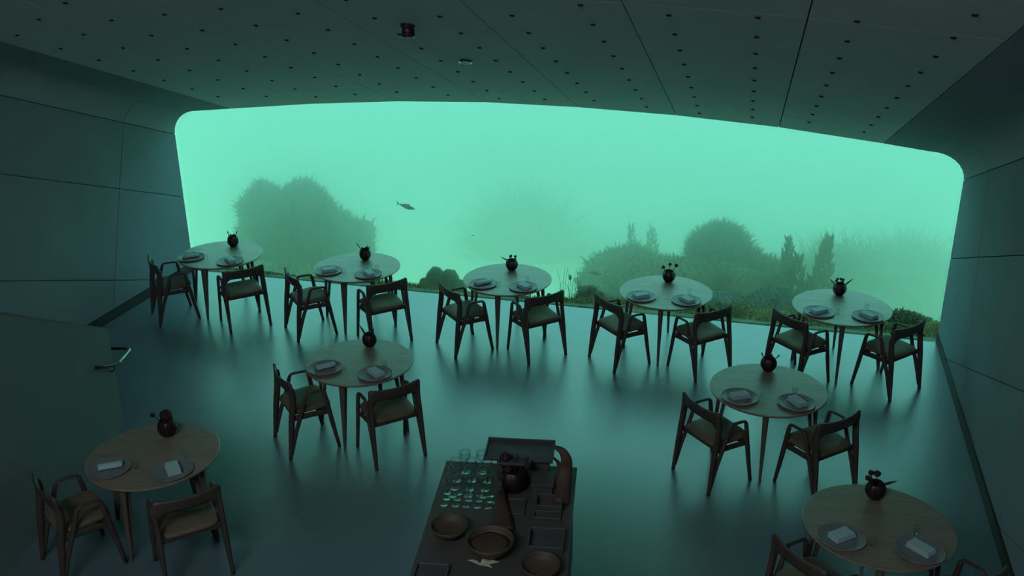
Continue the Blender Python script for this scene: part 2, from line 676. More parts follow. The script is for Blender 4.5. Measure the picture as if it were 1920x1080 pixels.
def rock(name, px, py, Y, rx, rz, ry, seed, m, rough=0.22, kelp=0, kl=0.16, km=None, label=None, cat='rock', group=None, sub=4, flat=0.0, bed=True, parent=None, fuzz=2.0, fl=1.0):
    c = at_y(px, py, Y)
    k = px_size(c)
    rx, rz = rx * k, rz * k
    ry = ry * rx
    rnd = random.Random(seed)
    bm = bmesh.new()
    bmesh.ops.create_icosphere(bm, subdivisions=sub, radius=1.0)
    zb = seabed_z(c.x, c.y) - 0.3 - c.z
    so = Vector((seed * 3.7, seed * 1.9, seed * 5.1))
    for v in bm.verts:
        d = v.co.normalized()
        f = 1.0 + rough * fbm(d * 1.0 + so, 1.6, 5) + 0.3 * rough * abs(noise.noise((d + so) * 7))
        z = d.z
        x = d.x
        if z < 0 and bed:
            if zb < -rz: z = z * (-zb / rz)
            x *= 1 + 0.15 * min(1, -d.z)
        v.co = Vector((x * rx * f, d.y * ry * f, z * rz * f))
    o = make(name, bm, m, None, smooth=True, loc=c)
    if parent is not None:
        o.parent = parent
        o.location = c - parent.location
    else:
        props(o, label, cat, group)
    if kelp and fuzz:  # thin fringe added to soften the outline, imitating blur from hazy water
        src = [(v.co.copy(), v.normal.copy()) for v in o.data.vertices if v.co.z > -rz * 0.5]
        bm = bmesh.new()
        for q in range(int(kelp * fuzz)):
            p, n_ = rnd.choice(src)
            p = p * 0.97 + Vector((rnd.gauss(0, .02), rnd.gauss(0, .02), 0))
            L = min(0.42 * fl, rnd.expovariate(1 / (0.13 * fl)))
            t = (n_ * .8 + Vector((rnd.gauss(0, .35), rnd.gauss(0, .35), .55 + rnd.gauss(0, .2)))).normalized()
            sdv = t.cross(Vector((rnd.gauss(0, 1), rnd.gauss(0, 1), rnd.gauss(0, 1)))).normalized() * rnd.uniform(.004, .011)
            e1 = p + t * L * .55
            e2 = p + t * L + Vector((rnd.gauss(0, .1), 0, -.15)) * L
            a, b, c_, d, f = (bm.verts.new(x) for x in (p - sdv, p + sdv, e1 + sdv * .8, e1 - sdv * .8, e2))
            bm.faces.new((a, b, c_, d))
            bm.faces.new((d, c_, f))
        ko = make('haze_fringe', bm, km or M['kelp'], o)
        ko['kind'] = 'stuff'
    if kelp:
        src = [(v.co.copy(), v.normal.copy()) for v in o.data.vertices if v.co.z > -rz * 0.9]
        bm = bmesh.new()
        for q in range(kelp):
            p, n_ = rnd.choice(src)
            L = kl * rnd.uniform(0.4, 1.2) * (0.6 + k * 60)
            wd = L * rnd.uniform(0.10, 0.22)
            t = Vector((rnd.gauss(0, .3), rnd.gauss(0, .3), 1.0)).normalized() * 0.6 + n_ * 0.6
            t = (t + Vector((rnd.gauss(0, .25), rnd.gauss(0, .25), 0))).normalized()
            sdv = t.cross(Vector((rnd.gauss(0, 1), rnd.gauss(0, 1), rnd.gauss(0, 1)))).normalized()
            b0 = p * 0.98
            pr = None
            for j in range(3):
                fr = j / 2
                cc = b0 + t * L * fr + Vector((0.12 * L * fr * fr, 0, -0.1 * L * fr * fr))
                ww = wd * (1 - 0.75 * fr)
                cur = (bm.verts.new(cc - sdv * ww), bm.verts.new(cc + sdv * ww))
                if pr: bm.faces.new((pr[0], pr[1], cur[1], cur[0]))
                pr = cur
        ko = make('kelp', bm, km or M['kelp'], o)
        ko['kind'] = 'stuff'
    return o


def spire(px, pyb, pyt, Y, wpx, seed, label, n=170, m=None, zfix=None):
    """a tall tapering kelp plant: stalk plus blades"""
    b = at_y(px, pyb, Y)
    t = at_y(px, pyt, Y)
    k = px_size(b)
    H = t.z - b.z
    rnd = random.Random(seed)
    e = empty('kelp_plant', (b.x, b.y, seabed_z(b.x, b.y)), 0, label, 'kelp', 'tall kelp plants on the reef')
    ht = t.z - e.location.z
    bm = bmesh.new()
    pts = [(0.04 * math.sin(i * 1.3 + seed), 0, ht * i / 6) for i in range(7)]
    sweep(bm, pts, [(0.045 - 0.006 * i,) * 2 for i in range(7)], n=6)
    make('stalk', bm, m or M['kelp'], e)
    bm = bmesh.new()
    z0 = ht - H
    for q in range(n):
        f = rnd.random() ** 0.8
        z = z0 - 0.2 + (H + 0.2) * f
        rad = wpx * k * (1 - f) * rnd.uniform(0.1, 1.0) + 0.02
        a = rnd.uniform(0, 6.283)
        c = Vector((rad * math.cos(a) + 0.04 * math.sin(z * 2 + seed), rad * math.sin(a), z))
        L = rnd.uniform(0.10, 0.24) * (1.1 - 0.5 * f)
        tt = Vector((math.cos(a) * .45, math.sin(a) * .45, 1)).normalized()
        sd = tt.cross(Vector((rnd.gauss(0, 1), rnd.gauss(0, 1), 0.1))).normalized() * L * 0.13
        v = [bm.verts.new(c - sd * .5), bm.verts.new(c + sd * .5), bm.verts.new(c + tt * L * .5 + sd), bm.verts.new(c + tt * L), bm.verts.new(c + tt * L * .5 - sd)]
        bm.faces.new(v)
    o = make('blades', bm, m or M['kelp'], e)
    o['kind'] = 'stuff'
    return e


RK, RD = M['rock'], M['rockdark']
oc = rock('rock_outcrop', 540, 455, 4.6, 88, 92, 0.8, 61, RD, 0.16, 3500, .07, M['kelpdark'], 'large hazy weed-covered rock outcrop at the left behind the glass', fuzz=3, fl=.55)
rock('shoulder', 618, 470, 4.8, 82, 82, 0.8, 51, RD, 0.34, 2500, .07, M['kelpdark'], parent=oc, fuzz=3, fl=.55)
rock('crest', 495, 400, 4.7, 42, 55, 0.9, 55, RD, 0.24, 1500, .07, M['kelpdark'], parent=oc, bed=False, fuzz=3, fl=.55)
rock('crest', 575, 402, 4.7, 50, 56, 0.9, 56, RD, 0.24, 1500, .07, M['kelpdark'], parent=oc, bed=False, fuzz=3, fl=.55)
rock('ledge', 560, 535, 3.6, 120, 40, 0.6, 52, RK, 0.34, 2200, .06, M['kelp'], parent=oc, fuzz=3, fl=.5)
rock('sunken_mound', 985, 480, 11.5, 76, 84, 0.9, 12, RD, 0.22, 1500, .1, M['kelpdark'], fuzz=5, fl=4.0, label='faint distant rock mound fading into the green haze behind the middle table')
reef = rock('reef', 1310, 560, 3.4, 205, 72, 0.55, 13, RK, 0.34, 6000, .06, None, 'broad weedy reef with a rounded hump spanning the right half of the window', sub=5, fuzz=2, fl=.4)
rock('hump', 1350, 480, 4.4, 58, 54, 0.9, 14, RD, 0.22, 2200, .06, M['kelp'], None, parent=reef, fuzz=4, fl=.55)
rock('flank', 1400, 520, 3.8, 72, 40, 0.9, 54, RK, 0.30, 2200, .06, M['kelp'], None, parent=reef, fuzz=4, fl=.5)
rock('shoulder', 1190, 535, 4.2, 92, 62, 0.8, 15, RK, 0.34, 2600, .06, None, None, parent=reef, fuzz=4, fl=.5)
rock('boulder', 1325, 588, 1.7, 85, 38, 0.7, 26, RD, 0.30, 1400, .035, M['kelpdark'], None, parent=reef, fuzz=3, fl=.16)
rock('dark_boulder', 1465, 585, 1.6, 78, 40, 0.6, 16, RD, 0.28, 1400, .035, M['kelpdark'], 'dark blue-green boulder low behind the glass between the two right window tables', fuzz=3, fl=.16)
rock('weedy_rock', 1105, 566, 1.0, 27, 26, 0.9, 17, RD, 0.34, 700, .03, M['kelpdark'], 'small dark weedy rock right of the thin grass stems', fuzz=3, fl=.13)
rock('far_reef', 1700, 530, 9.0, 100, 60, 0.8, 18, RD, 0.30, 1500, .1, M['kelpdark'], fuzz=4, fl=2.0, label='pale far reef in the haze beside the right wall')
rock('far_reef', 1565, 535, 7.0, 62, 52, 0.5, 19, RD, 0.30, 1200, .1, M['kelpdark'], fuzz=4, fl=2.0, label='pale low reef behind the tall kelp plants')
rock('kelp_clump', 1695, 612, 0.75, 56, 26, 0.5, 20, RK, 0.30, 2500, .035, M['kelp'], 'yellow-green kelp clump at the foot of the glass by the right wall', cat='kelp', fuzz=2, fl=.16)
rock('kelp_clump', 1570, 618, 0.75, 50, 18, 0.5, 30, RK, 0.30, 1800, .035, M['kelp'], 'olive kelp clump under the window table nearest the right wall', cat='kelp', fuzz=2, fl=.16)
# lumpy coral left of the middle table: one head of rounded lumps
ch = rock('coral_head', 817, 524, 1.3, 19, 24, 0.9, 40, M['rockdark'], 0.12, 700, .02, M['kelp'], 'rounded lumpy coral head left of the middle window table', 'coral', fuzz=0)
for i, (px, py, Y, r, rz) in enumerate([(843, 526, 1.35, 18, 22), (795, 536, 1.25, 9, 15), (862, 538, 1.3, 14, 13)]):
    rock('lump', px, py, Y, r, rz, 0.9, 41 + i, M['rockdark'], 0.12, 400, .02, M['kelp'], parent=ch, fuzz=0)
# olive weed mat growing along the ledge under the glass
rnd = random.Random(77)
bm = bmesh.new()
for q in range(16000):
    x = rnd.uniform(-7.0, 7.5)
    y = 0.19 + abs(rnd.gauss(0, .26)) + (0.25 * rnd.random() if x > 1 else 0)
    p = Vector((x, y, seabed_z(x, y) - .005))
    L = rnd.uniform(.012, .04) * (1 + .8 * max(0, noise.noise(Vector((x, y, 2)) * 1.5)))
    t = Vector((rnd.gauss(0, .5), rnd.gauss(0, .5), 1)).normalized()
    sd = t.cross(Vector((rnd.gauss(0, 1), rnd.gauss(0, 1), .1))).normalized() * L * .3
    bm.faces.new((bm.verts.new(p - sd * .5), bm.verts.new(p + sd * .5), bm.verts.new(p + t * L + sd * .4), bm.verts.new(p + t * L - sd * .4)))
o = make('weed_mat', bm, M['weed'])
props(o, 'short olive weed covering the ledge under the great window', 'weed', kind='stuff')
spire(1477, 520, 452, 3.2, 13, 1, 'thin leftmost tall kelp plant of the three on the reef', 150)
spire(1497, 530, 482, 2.8, 12, 2, 'short middle kelp plant between the two taller ones', 130)
spire(1540, 545, 448, 2.9, 24, 3, 'broad tall kelp plant right of the reef ridge', 420)
spire(1181, 500, 424, 5.5, 11, 4, 'faint hazy kelp spike on the left reef shoulder', 120, M['kelpdark'])
spire(1222, 500, 428, 5.8, 16, 5, 'faint broad hazy kelp spike right of the thin one on the reef shoulder', 160, M['kelpdark'])
# thin sea grass stems
rnd = random.Random(5)
e = empty('sea_grass', at_y(1066, 556, 1.2), 0, 'thin sea grass stems with a dark bud right of the middle window table', 'sea grass')
for q in range(14):
    bm = bmesh.new()
    x0 = rnd.uniform(-.16, .16)
    h = rnd.uniform(.18, .48)
    ln = rnd.uniform(-.10, .10)
    sweep(bm, [(x0, 0, -.15), (x0 + ln * .3, .02, h * .5), (x0 + ln, 0, h)], [(.007, .007), (.006, .006), (.003, .003)], n=4)
    make('stem', bm, M['kelp'], e)
bm = bmesh.new()
lathe(bm, [(0, -.045), (.022, -.02), (.026, .01), (.012, .04), (0, .05)], 10, (0.02, 0, 0.30))
make('bud', bm, M['kelpdark'], e, True)


def fish(px, py, Y, Lpx, name, label, tilt, sc=1.0, group=None):
    c = at_y(px, py, Y)
    L = Lpx * px_size(c)
    e = empty(name, c, R(-12), label, 'fish', group)
    e.rotation_euler = (0, R(tilt), R(-14))
    bm = bmesh.new()
    pr = [(-.40, .008, .022), (-.33, .018, .036), (-.2, .04, .075), (-.05, .062, .115), (.1, .07, .128), (.24, .062, .112), (.36, .045, .078), (.44, .028, .048), (.50, .006, .012)]
    pr = spline([(x, 0.0, -0.012 * math.cos(x * 3)) + (a, b) for x, a, b in pr], 3)
    sweep(bm, [(p[0] * L, 0, p[2] * L) for p in pr], [(p[3] * L * 2 * .75, p[4] * L * 1.72) for p in pr], side=(0, 1, 0), n=12, power=2.0)
    make('body', bm, M['fish'], e, True)
    def fin(nm, pts, th=.006):
        bm = bmesh.new()
        prism(bm, [(x * L, -th / 2 * L, z * L) for x, z in pts], (0, 1, 0), th * L)
        make(nm, bm, M['fish'], e)
    fin('tail', [(-.38, .016), (-.46, .07), (-.52, .115), (-.485, .02), (-.475, 0), (-.50, -.04), (-.52, -.10), (-.45, -.05), (-.38, -.016)])
    fin('dorsal_fin', [(.10, .10), (.11, .16), (.16, .155), (.20, .10)])
    fin('dorsal_fin', [(-.16, .065), (-.04, .10), (.0, .135), (.05, .11), (.05, .09)])
    fin('anal_fin', [(-.15, -.07), (-.04, -.11), (-.02, -.14), (.03, -.12), (.03, -.10)])
    fin('pelvic_fin', [(.12, -.11), (.10, -.15), (.16, -.14), (.20, -.11)])
    return e


fish(761, 386.5, 1.6, 41, 'mackerel', 'slender dark fish swimming above the second window table from the left', 8)
fish(1114, 512, 1.9, 30, 'small_fish', 'small hazy fish over the reef slope left of the second table from the right', 0)
fish(886, 441, 3.0, 9, 'small_fish', 'tiny faint fish speck in the open water above the middle window table', 5)

# ------------------------------------------------------------------ furniture
TABLES = [(-3.708, -1.10), (-1.749, -1.095), (0.233, -1.043), (2.179, -0.994), (4.177, -0.959), (-0.600, -3.644), (3.431, -3.229), (-1.575, -5.756), (4.292, -5.258)]
TN = ['window table beside left wall', 'window table second from left wall', 'middle window table', 'window table second from right wall', 'window table beside right wall',
      'second-row table nearer the stairs', 'second-row table nearer right wall', 'table beside the stair parapet', 'front table beside right wall']
TR = 0.5476
TH = 0.74


def make_table():
    t = empty('dining_table', (0, 0, 0))
    bm = bmesh.new()
    lathe(bm, [(0, TH), (TR - 0.006, TH), (TR, TH - 0.004), (TR, TH - 0.014), (TR - 0.012, TH - 0.024), (TR - 0.10, TH - 0.034), (0, TH - 0.034)], 72)
    make('tabletop', bm, M['ash'], t)
    for k in range(4):
        a = R(-90 + 90 * k)
        ca, sa = math.cos(a), math.sin(a)
        bm = bmesh.new()
        sd = (-sa, ca, 0)
        P = lambda r, z: (r * ca, r * sa, z)
        sweep(bm, [P(.487, 0), P(.466, .36), P(.445, TH - .03)], [(.026, .026), (.042, .034), (.062, .044)], side=sd, n=8)
        sweep(bm, [P(.478, 0), P(.425, .36), P(.372, TH - .03)], [(.022, .024), (.036, .032), (.050, .042)], side=sd, n=8)
        make('leg', bm, M['ashleg'], t)
    bm = bmesh.new()
    for k in range(2):
        a = R(90 * k)
        box(bm, (0, 0, TH - .045), (.80 if k == 0 else .06, .06 if k == 0 else .80, .026))
    make('cross_rail', bm, M['ashleg'], t)
    return t


def make_chair():
    t = empty('dining_chair', (0, 0, 0))
    dw = M['darkwood']
    for s in (-1, 1):
        bm = bmesh.new()
        pts = [(s * .258, -.252, 0), (s * .254, -.226, .22), (s * .250, -.200, .42), (s * .249, -.178, .56), (s * .248, -.168, .66), (s * .243, -.172, .745)]
        sz = [(.034, .036), (.038, .050), (.042, .062), (.042, .064), (.036, .066), (.028, .055)]
        sweep(bm, spline([p + q for p, q in zip(pts, sz)], 4) and [p[:3] for p in spline([p + q for p, q in zip(pts, sz)], 4)],
              [p[3:5] for p in spline([p + q for p, q in zip(pts, sz)], 4)], side=(1, 0, 0), n=8)
        make('leg', bm, dw, t, True)
        bm = bmesh.new()
        pts = [(s * .258, .252, 0, .031, .033), (s * .253, .200, .30, .037, .047), (s * .250, .160, .56, .037, .042), (s * .249, .147, .635, .036, .037)]
        pp = spline(pts, 3)
        sweep(bm, [p[:3] for p in pp], [p[3:5] for p in pp], n=8)
        make('leg', bm, dw, t, True)
        bm = bmesh.new()
        pts = [(s * .249, .150, .625, .030, .028), (s * .249, .136, .652, .034, .026), (s * .249, .10, .660, .036, .024), (s * .249, .0, .664, .036, .024), (s * .249, -.030, .655, .034, .026),
               (s * .249, -.050, .62, .035, .036), (s * .250, -.090, .49, .036, .041), (s * .252, -.170, .28, .036, .041), (s * .256, -.236, .05, .030, .034)]
        pp = spline(pts, 3)
        sweep(bm, [p[:3] for p in pp], [p[3:5] for p in pp], n=8)
        make('armrest', bm, dw, t, True)
    # back board, bowed backwards, its ends dropping into the legs
    bm = bmesh.new()
    N, K = 28, 5
    fr, bk = [], []
    for i in range(N + 1):
        u = -1 + 2 * i / N
        au = abs(u)
        x = .262 * u
        yb = -.218 + .046 * au ** 2.0
        zt = .812 + .014 * au ** 3 - (.016 if au > .98 else 0)
        zb = .697 - (0.0 if au < .62 else .13 * ((au - .62) / .38) ** 1.9)
        rf, rb = [], []
        for j in range(K + 1):
            f = j / K
            z = zb + (zt - zb) * f
            th = .011 * (1 - 0.5 * (2 * f - 1) ** 4) + .006 * au
            y = yb - .02 * (f - .5)
            rf.append(bm.verts.new((x, y + th, z)))
            rb.append(bm.verts.new((x, y - th, z)))
        fr.append(rf)
        bk.append(rb)
    for i in range(N):
        for j in range(K):
            bm.faces.new((fr[i][j], fr[i + 1][j], fr[i + 1][j + 1], fr[i][j + 1]))
            bm.faces.new((bk[i][j], bk[i][j + 1], bk[i + 1][j + 1], bk[i + 1][j]))
        bm.faces.new((fr[i][K], fr[i + 1][K], bk[i + 1][K], bk[i][K]))
        bm.faces.new((fr[i][0], bk[i][0], bk[i + 1][0], fr[i + 1][0]))
    for i in (0, N):
        for j in range(K):
            bm.faces.new((fr[i][j], fr[i][j + 1], bk[i][j + 1], bk[i][j]))
    make('backrest', bm, dw, t, True)
    # seat frame
    bm = bmesh.new()
    for s in (-1, 1):
        sweep(bm, [(s * .236, -.17, .428), (s * .236, .0, .424), (s * .236, .10, .420), (s * .236, .14, .408), (s * .236, .19, .404)], [(.024, .060), (.024, .058), (.024, .056), (.024, .040), (.024, .036)], n=8)
    box(bm, (0, .160, .427), (.46, .022, .052), .004)
    box(bm, (0, -.165, .437), (.46, .022, .045), .004)
    make('seat_frame', bm, dw, t)
    # cushion, with rounded corners and a crowned top
    bm = bmesh.new()
    N = 14
    def outline(f, y0=-.195, y1=.222):
        gx = []
        for k in range(36):
            a = 2 * math.pi * k / 36
            c, s_ = math.cos(a), math.sin(a)
            q = (abs(c) ** 7 + abs(s_) ** 7) ** (-1 / 7)
            yy = (y0 + y1) / 2 + (y1 - y0) / 2 * s_ * q * f
            xx = (.232 + .008 * s_ * q) * c * q * f
            gx.append((xx, yy))
        return gx
    lay = [(.0, .452), (.93, .452), (.985, .460), (1.0, .474), (.985, .490), (.93, .500), (.7, .507), (.35, .507), (0, .506)]
    rings = []
    for f, z in lay:
        if f == 0: rings.append([bm.verts.new((0, 0, z - (.004 if z > .48 else 0)))])
        else: rings.append([bm.verts.new((x, y, z + (.010 * (y / .2) if z > .48 else .006 * y / .2) * f - (.008 * (1 - f) if z > .48 else 0))) for x, y in outline(f)])
    for a, b in zip(rings, rings[1:]):
        for k in range(36):
            k2 = (k + 1) % 36
            if len(a) == 1: bm.faces.new((a[0], b[k2], b[k]))
            elif len(b) == 1: bm.faces.new((a[k], a[k2], b[0]))
            else: bm.faces.new((a[k], a[k2], b[k2], b[k]))
    make('seat', bm, M['leather'], t, True)
    bm = bmesh.new()
    for s in (-1, 1):
        box(bm, (s * .20, -.10, .447), (.02, .03, .016))
        box(bm, (s * .20, .12, .445), (.02, .03, .024))
    make('seat_spacer', bm, dw, t)
    return t


def make_plate():
    t = empty('charger_plate', (0, 0, 0))
    bm = bmesh.new()
    lathe(bm, [(0, .006), (.118, .006), (.128, .010), (.160, .016), (.170, .020), (.172, .017), (.162, .010), (.128, .002), (.12, 0), (0, 0)], 48)
    make('dish', bm, M['plate'], t, False)
    bm = bmesh.new()
    lathe(bm, [(.112, .0062), (.116, .0085), (.120, .0062)], 40)
    make('well_ring', bm, M['plate'], t)
    return t


def napkin_mesh(roll):
    bm = bmesh.new()
    if roll:
        pts = [(-.095 + .19 * i / 6, 0.002 * math.sin(i), .024) for i in range(7)]
        sweep(bm, pts, [(.078 + .004 * math.sin(i * 2.1), .044) for i in range(7)], side=(0, 1, 0), n=14, power=2.3)
        sweep(bm, [(-.093, .012, .012), (.0, .016, .012), (.093, .012, .012)], [(.085, .018)] * 3, side=(0, 1, 0), n=8, power=4)
    else:
        for k, (dz, wd, dx) in enumerate([(.007, .100, 0), (.020, .096, .003), (.032, .094, -.002)]):
            box(bm, (dx, .002 * k, dz), (.185 - .006 * k, wd + .006, .0125), .005, 2)
    return bm


def glass_bm(r, h, foot, bowl_h, stem=True):
    bm = bmesh.new()
    if stem:
        pr = [(0, .001), (foot, .001), (foot, .004), (foot * .35, .009), (.0045, .018), (.0035, h - bowl_h - .01), (.008, h - bowl_h), (r * .75, h - bowl_h * .72), (r * 1.05, h - bowl_h * .42), (r, h),
              (r - .0022, h), (r * 1.05 - .002, h - bowl_h * .42), (r * .75 - .002, h - bowl_h * .68), (0, h - bowl_h + .006)]
    else:
        pr = [(0, .001), (foot, .001), (r * .98, h * .5), (r, h), (r - .002, h), (r * .98 - .002, h * .5), (foot - .004, .008), (0, .008)]
    lathe(bm, pr, 24)
    return bm


def vase(i, loc, sc, label, spec, seed):
    e = empty('vase', loc, 0, label, 'vase', None)
    e.scale = (sc, sc, sc)
    bm = bmesh.new()
    wob = lambda a, z: 1 + .05 * math.cos(6 * a) * min(1, z * 9)
    lathe(bm, [(0, 0), (.028, 0), (.045, .010), (.064, .038), (.071, .070), (.066, .100), (.053, .125), (.048, .132), (.042, .128), (.055, .098), (.058, .07), (.035, .02), (0, .015)], 36, wob=wob)
    make('body', bm, M['vase'], e, True)
    rnd = random.Random(seed)
    for (a, r, L, wd, lean, kind) in spec:
        a = R(a)
        bm = bmesh.new()
        ca, sa = math.cos(a), math.sin(a)
        b = Vector((r * ca, r * sa, .105))
        t = Vector((ca * lean, sa * lean, 1)).normalized()
        if kind == 'leaf':
            sweep(bm, [b, b + t * L * .35, b + t * L * .7 + Vector((ca, sa, 0)) * .01 * lean, b + t * L + Vector((ca, sa, 0)) * .02 * lean],
                  [(wd * .5, .010), (wd * 1.15, .014), (wd * .8, .011), (wd * .12, .003)], side=(-sa, ca, 0), n=6)
            make('leaf', bm, M['petal'], e)
        elif kind == 'stem':
            sweep(bm, [b, b + t * L * .6, b + t * L], [(.010, .010), (.009, .009), (.014, .014)], side=(-sa, ca, 0), n=6)
            make('stem', bm, M['petal'], e)
        else:
            sweep(bm, [b, b + t * (L - .012)], [(.006, .006)] * 2, side=(-sa, ca, 0), n=6)
            c = b + t * L
            lathe(bm, [(0, -wd), (wd * .8, -wd * .6), (wd, 0), (wd * .8, wd * .7), (wd * .3, wd), (0, wd * .8)], 12, tuple(c), wob=lambda q, z: 1 + .12 * math.cos(5 * q))
            make('bud', bm, M['petal'], e)
    return e


chair0 = make_chair()
table0 = make_table()
plate0 = make_plate()
index_kids()
CH = {  # centre relative to its table, rotation
    0: [(-.475, -.49, -45), (.54, -.46, 45)], 1: [(-.475, -.49, -45), (.52, -.46, 45)], 2: [(-.415, -.495, -45), (.48, -.43, 45)], 3: [(-.46, -.46, -45), (.475, -.455, 45)],
    4: [(-.44, -.46, -45), (.53, -.42, 49)], 5: [(-.43, -.46, -45), (.47, -.42, 45)], 6: [(-.45, -.46, -45), (.495, -.42, 45)], 7: [(-.385, -.585, -33), (.55, -.425, 45)], 8: [(-.44, -.47, -45), (.50, -.44, 45)]}
# places of the vase, plates and glasses relative to the table
VP = [(-.005, .331), (-.004, .27), (-.025, .30), (-.009, .328), (-.02, .358), (-.042, .359), (-.014, .39), (-.06, .31), (-.005, .355)]
PP = [((-.30, -.235), (.28, -.25)), ((-.275, -.265), (.26, -.25)), ((-.235, -.275), (.272, -.252)), ((-.258, -.256), (.267, -.25)), ((-.254, -.255), (.267, -.255)), ((-.262, -.255), (.27, -.25)),
      ((-.25, -.262), (.261, -.248)), ((-.21, -.30), (.31, -.20)), ((-.268, -.251), (.266, -.27))]
GP = [((-.08, -.232), (.318, -.048)), ((-.066, -.268), (.298, -.06)), ((-.036, -.274), (.263, -.025)), ((-.063, -.292), (.275, -.019)), ((-.052, -.239), (.269, -.016)), ((-.047, -.273), (.289, -.045)),
      ((-.051, -.254), (.245, -.042)), ((-.018, -.227), (.283, .018)), ((-.062, -.276), (.259, -.05))]
NAPL = [True, False, True, False, False, True, False, True, False]
VS = [
    ('dark vase with two thin curling stems', [(180, .04, .085, .01, .25, 'stem'), (0, .03, .10, .012, .45, 'stem'), (90, .03, .05, .03, .2, 'leaf'), (150, .035, .045, .03, .3, 'leaf'), (270, .03, .04, .03, .2, 'leaf')]),
    ('dark vase with one thick stalk and rounded petals', [(180, .035, .11, .014, .7, 'stem'), (0, .04, .07, .04, .25, 'leaf'), (60, .03, .06, .04, .1, 'leaf'), (250, .03, .065, .045, .1, 'leaf'), (320, .03, .05, .018, .3, 'bud')]),
    ('dark vase with a leaf bending left and small buds', [(185, .03, .085, .026, 1.5, 'leaf'), (0, .04, .09, .025, .15, 'leaf'), (120, .02, .06, .015, .2, 'bud'), (250, .02, .07, .015, .1, 'bud'), (40, .02, .06, .014, .4, 'bud'), (300, .03, .05, .03, .2, 'leaf')]),
    ('dark vase with two round buds leaning right', [(10, .03, .10, .021, .5, 'bud'), (80, .02, .095, .019, .0, 'bud'), (180, .035, .07, .02, .5, 'bud'), (230, .03, .06, .04, .2, 'leaf'), (300, .03, .06, .04, .2, 'leaf')]),
    ('dark vase, crown of small buds, pointed leaf at right', [(0, .04, .115, .034, .75, 'leaf'), (180, .04, .10, .022, .9, 'leaf'), (200, .03, .06, .014, .3, 'bud'), (140, .03, .065, .014, .2, 'bud'), (90, .02, .07, .014, .0, 'bud'), (40, .02, .065, .014, .2, 'bud'), (300, .02, .06, .014, .2, 'bud')]),
    ('dark vase with two upright ear-like leaves', [(180, .035, .12, .026, .45, 'leaf'), (0, .035, .10, .03, .15, 'leaf'), (90, .02, .05, .03, .1, 'leaf'), (270, .02, .04, .03, .1, 'leaf')]),
    ('dark vase with a small glint and two short horns', [(180, .04, .07, .014, .45, 'stem'), (0, .04, .075, .018, .75, 'stem'), (60, .03, .05, .03, .2, 'leaf'), (250, .03, .05, .03, .2, 'leaf'), (120, .02, .05, .014, .1, 'bud')]),
    ('large dark vase with a drooping bud at left', [(185, .035, .085, .018, 1.2, 'bud'), (90, .01, .055, .045, .0, 'bud'), (0, .03, .04, .04, .3, 'leaf'), (270, .02, .045, .04, .2, 'leaf')]),
    ('dark vase with ruffled petals and a leaf jutting right', [(0, .03, .095, .030, 1.3, 'leaf'), (180, .03, .06, .02, .6, 'bud'), (140, .03, .08, .02, .3, 'bud'), (90, .02, .08, .024, .1, 'bud'), (220, .03, .07, .03, .3, 'leaf'), (300, .03, .06, .04, .2, 'leaf')]),
]
g_me = None
nap_me = {}
for i, (tx, ty) in enumerate(TABLES):
    t = table0 if i == 0 else copy_tree(table0)
    t.location = (tx, ty, 0)
    props(t, 'round pale ash %s' % TN[i], 'table', 'round ash dining tables')
    for q, (dx, dy, rz) in enumerate(CH[i]):
        c = chair0 if (i, q) == (0, 0) else copy_tree(chair0)
        c.location = (tx + dx, ty + dy, 0)
        c.rotation_euler = (0, 0, R(rz))
        props(c, 'dark armchair with olive seat at the %s of the %s' % (('left', 'right')[q], TN[i]), 'chair', 'dark wooden armchairs at the tables')
    for q, (dx, dy) in enumerate(PP[i]):
        p = plate0 if (i, q) == (0, 0) else copy_tree(plate0)
        p.location = (tx + dx, ty + dy, TH + .0005)
        props(p, 'grey charger plate at the %s place of the %s' % (('left', 'right')[q], TN[i]), 'plate', 'charger plates on the tables')
        rl = NAPL[i] and q == 0
        if rl not in nap_me:
            o = make('napkin', napkin_mesh(rl), M['linen'], None, rl)
            nap_me[rl] = o.data
        else:
            o = bpy.data.objects.new('napkin', nap_me[rl])
            COL.objects.link(o)
        o.location = (tx + dx + (.005 if q else 0), ty + dy + .01, TH + .0072)
        o.rotation_euler = (0, 0, R((40, -42)[q] + [3, -6, 5, -4, 0, 6, -9, -4, 2][i]))
        props(o, '%s pale linen napkin on the %s plate of the %s' % ('rolled' if rl else 'folded', ('left', 'right')[q], TN[i]), 'napkin', 'linen napkins on the plates')
    for q, (dx, dy) in enumerate(GP[i]):
        if g_me is None:
            o = make('water_glass', glass_bm(.025, .065, .020, .05, False), M['glass'], None, True)
            g_me = o.data
        else:
            o = bpy.data.objects.new('water_glass', g_me)
            COL.objects.link(o)
        o.location = (tx + dx, ty + dy, TH)
        props(o, 'tiny clear glass beside the %s plate of the %s' % (('left', 'right')[q], TN[i]), 'glass', 'small glasses on the tables')
    dx, dy = VP[i]
    vase(i, (tx + dx, ty + dy, TH), 1.1 if i != 7 else 1.2, VS[i][0] + ', ' + TN[i], VS[i][1], i)

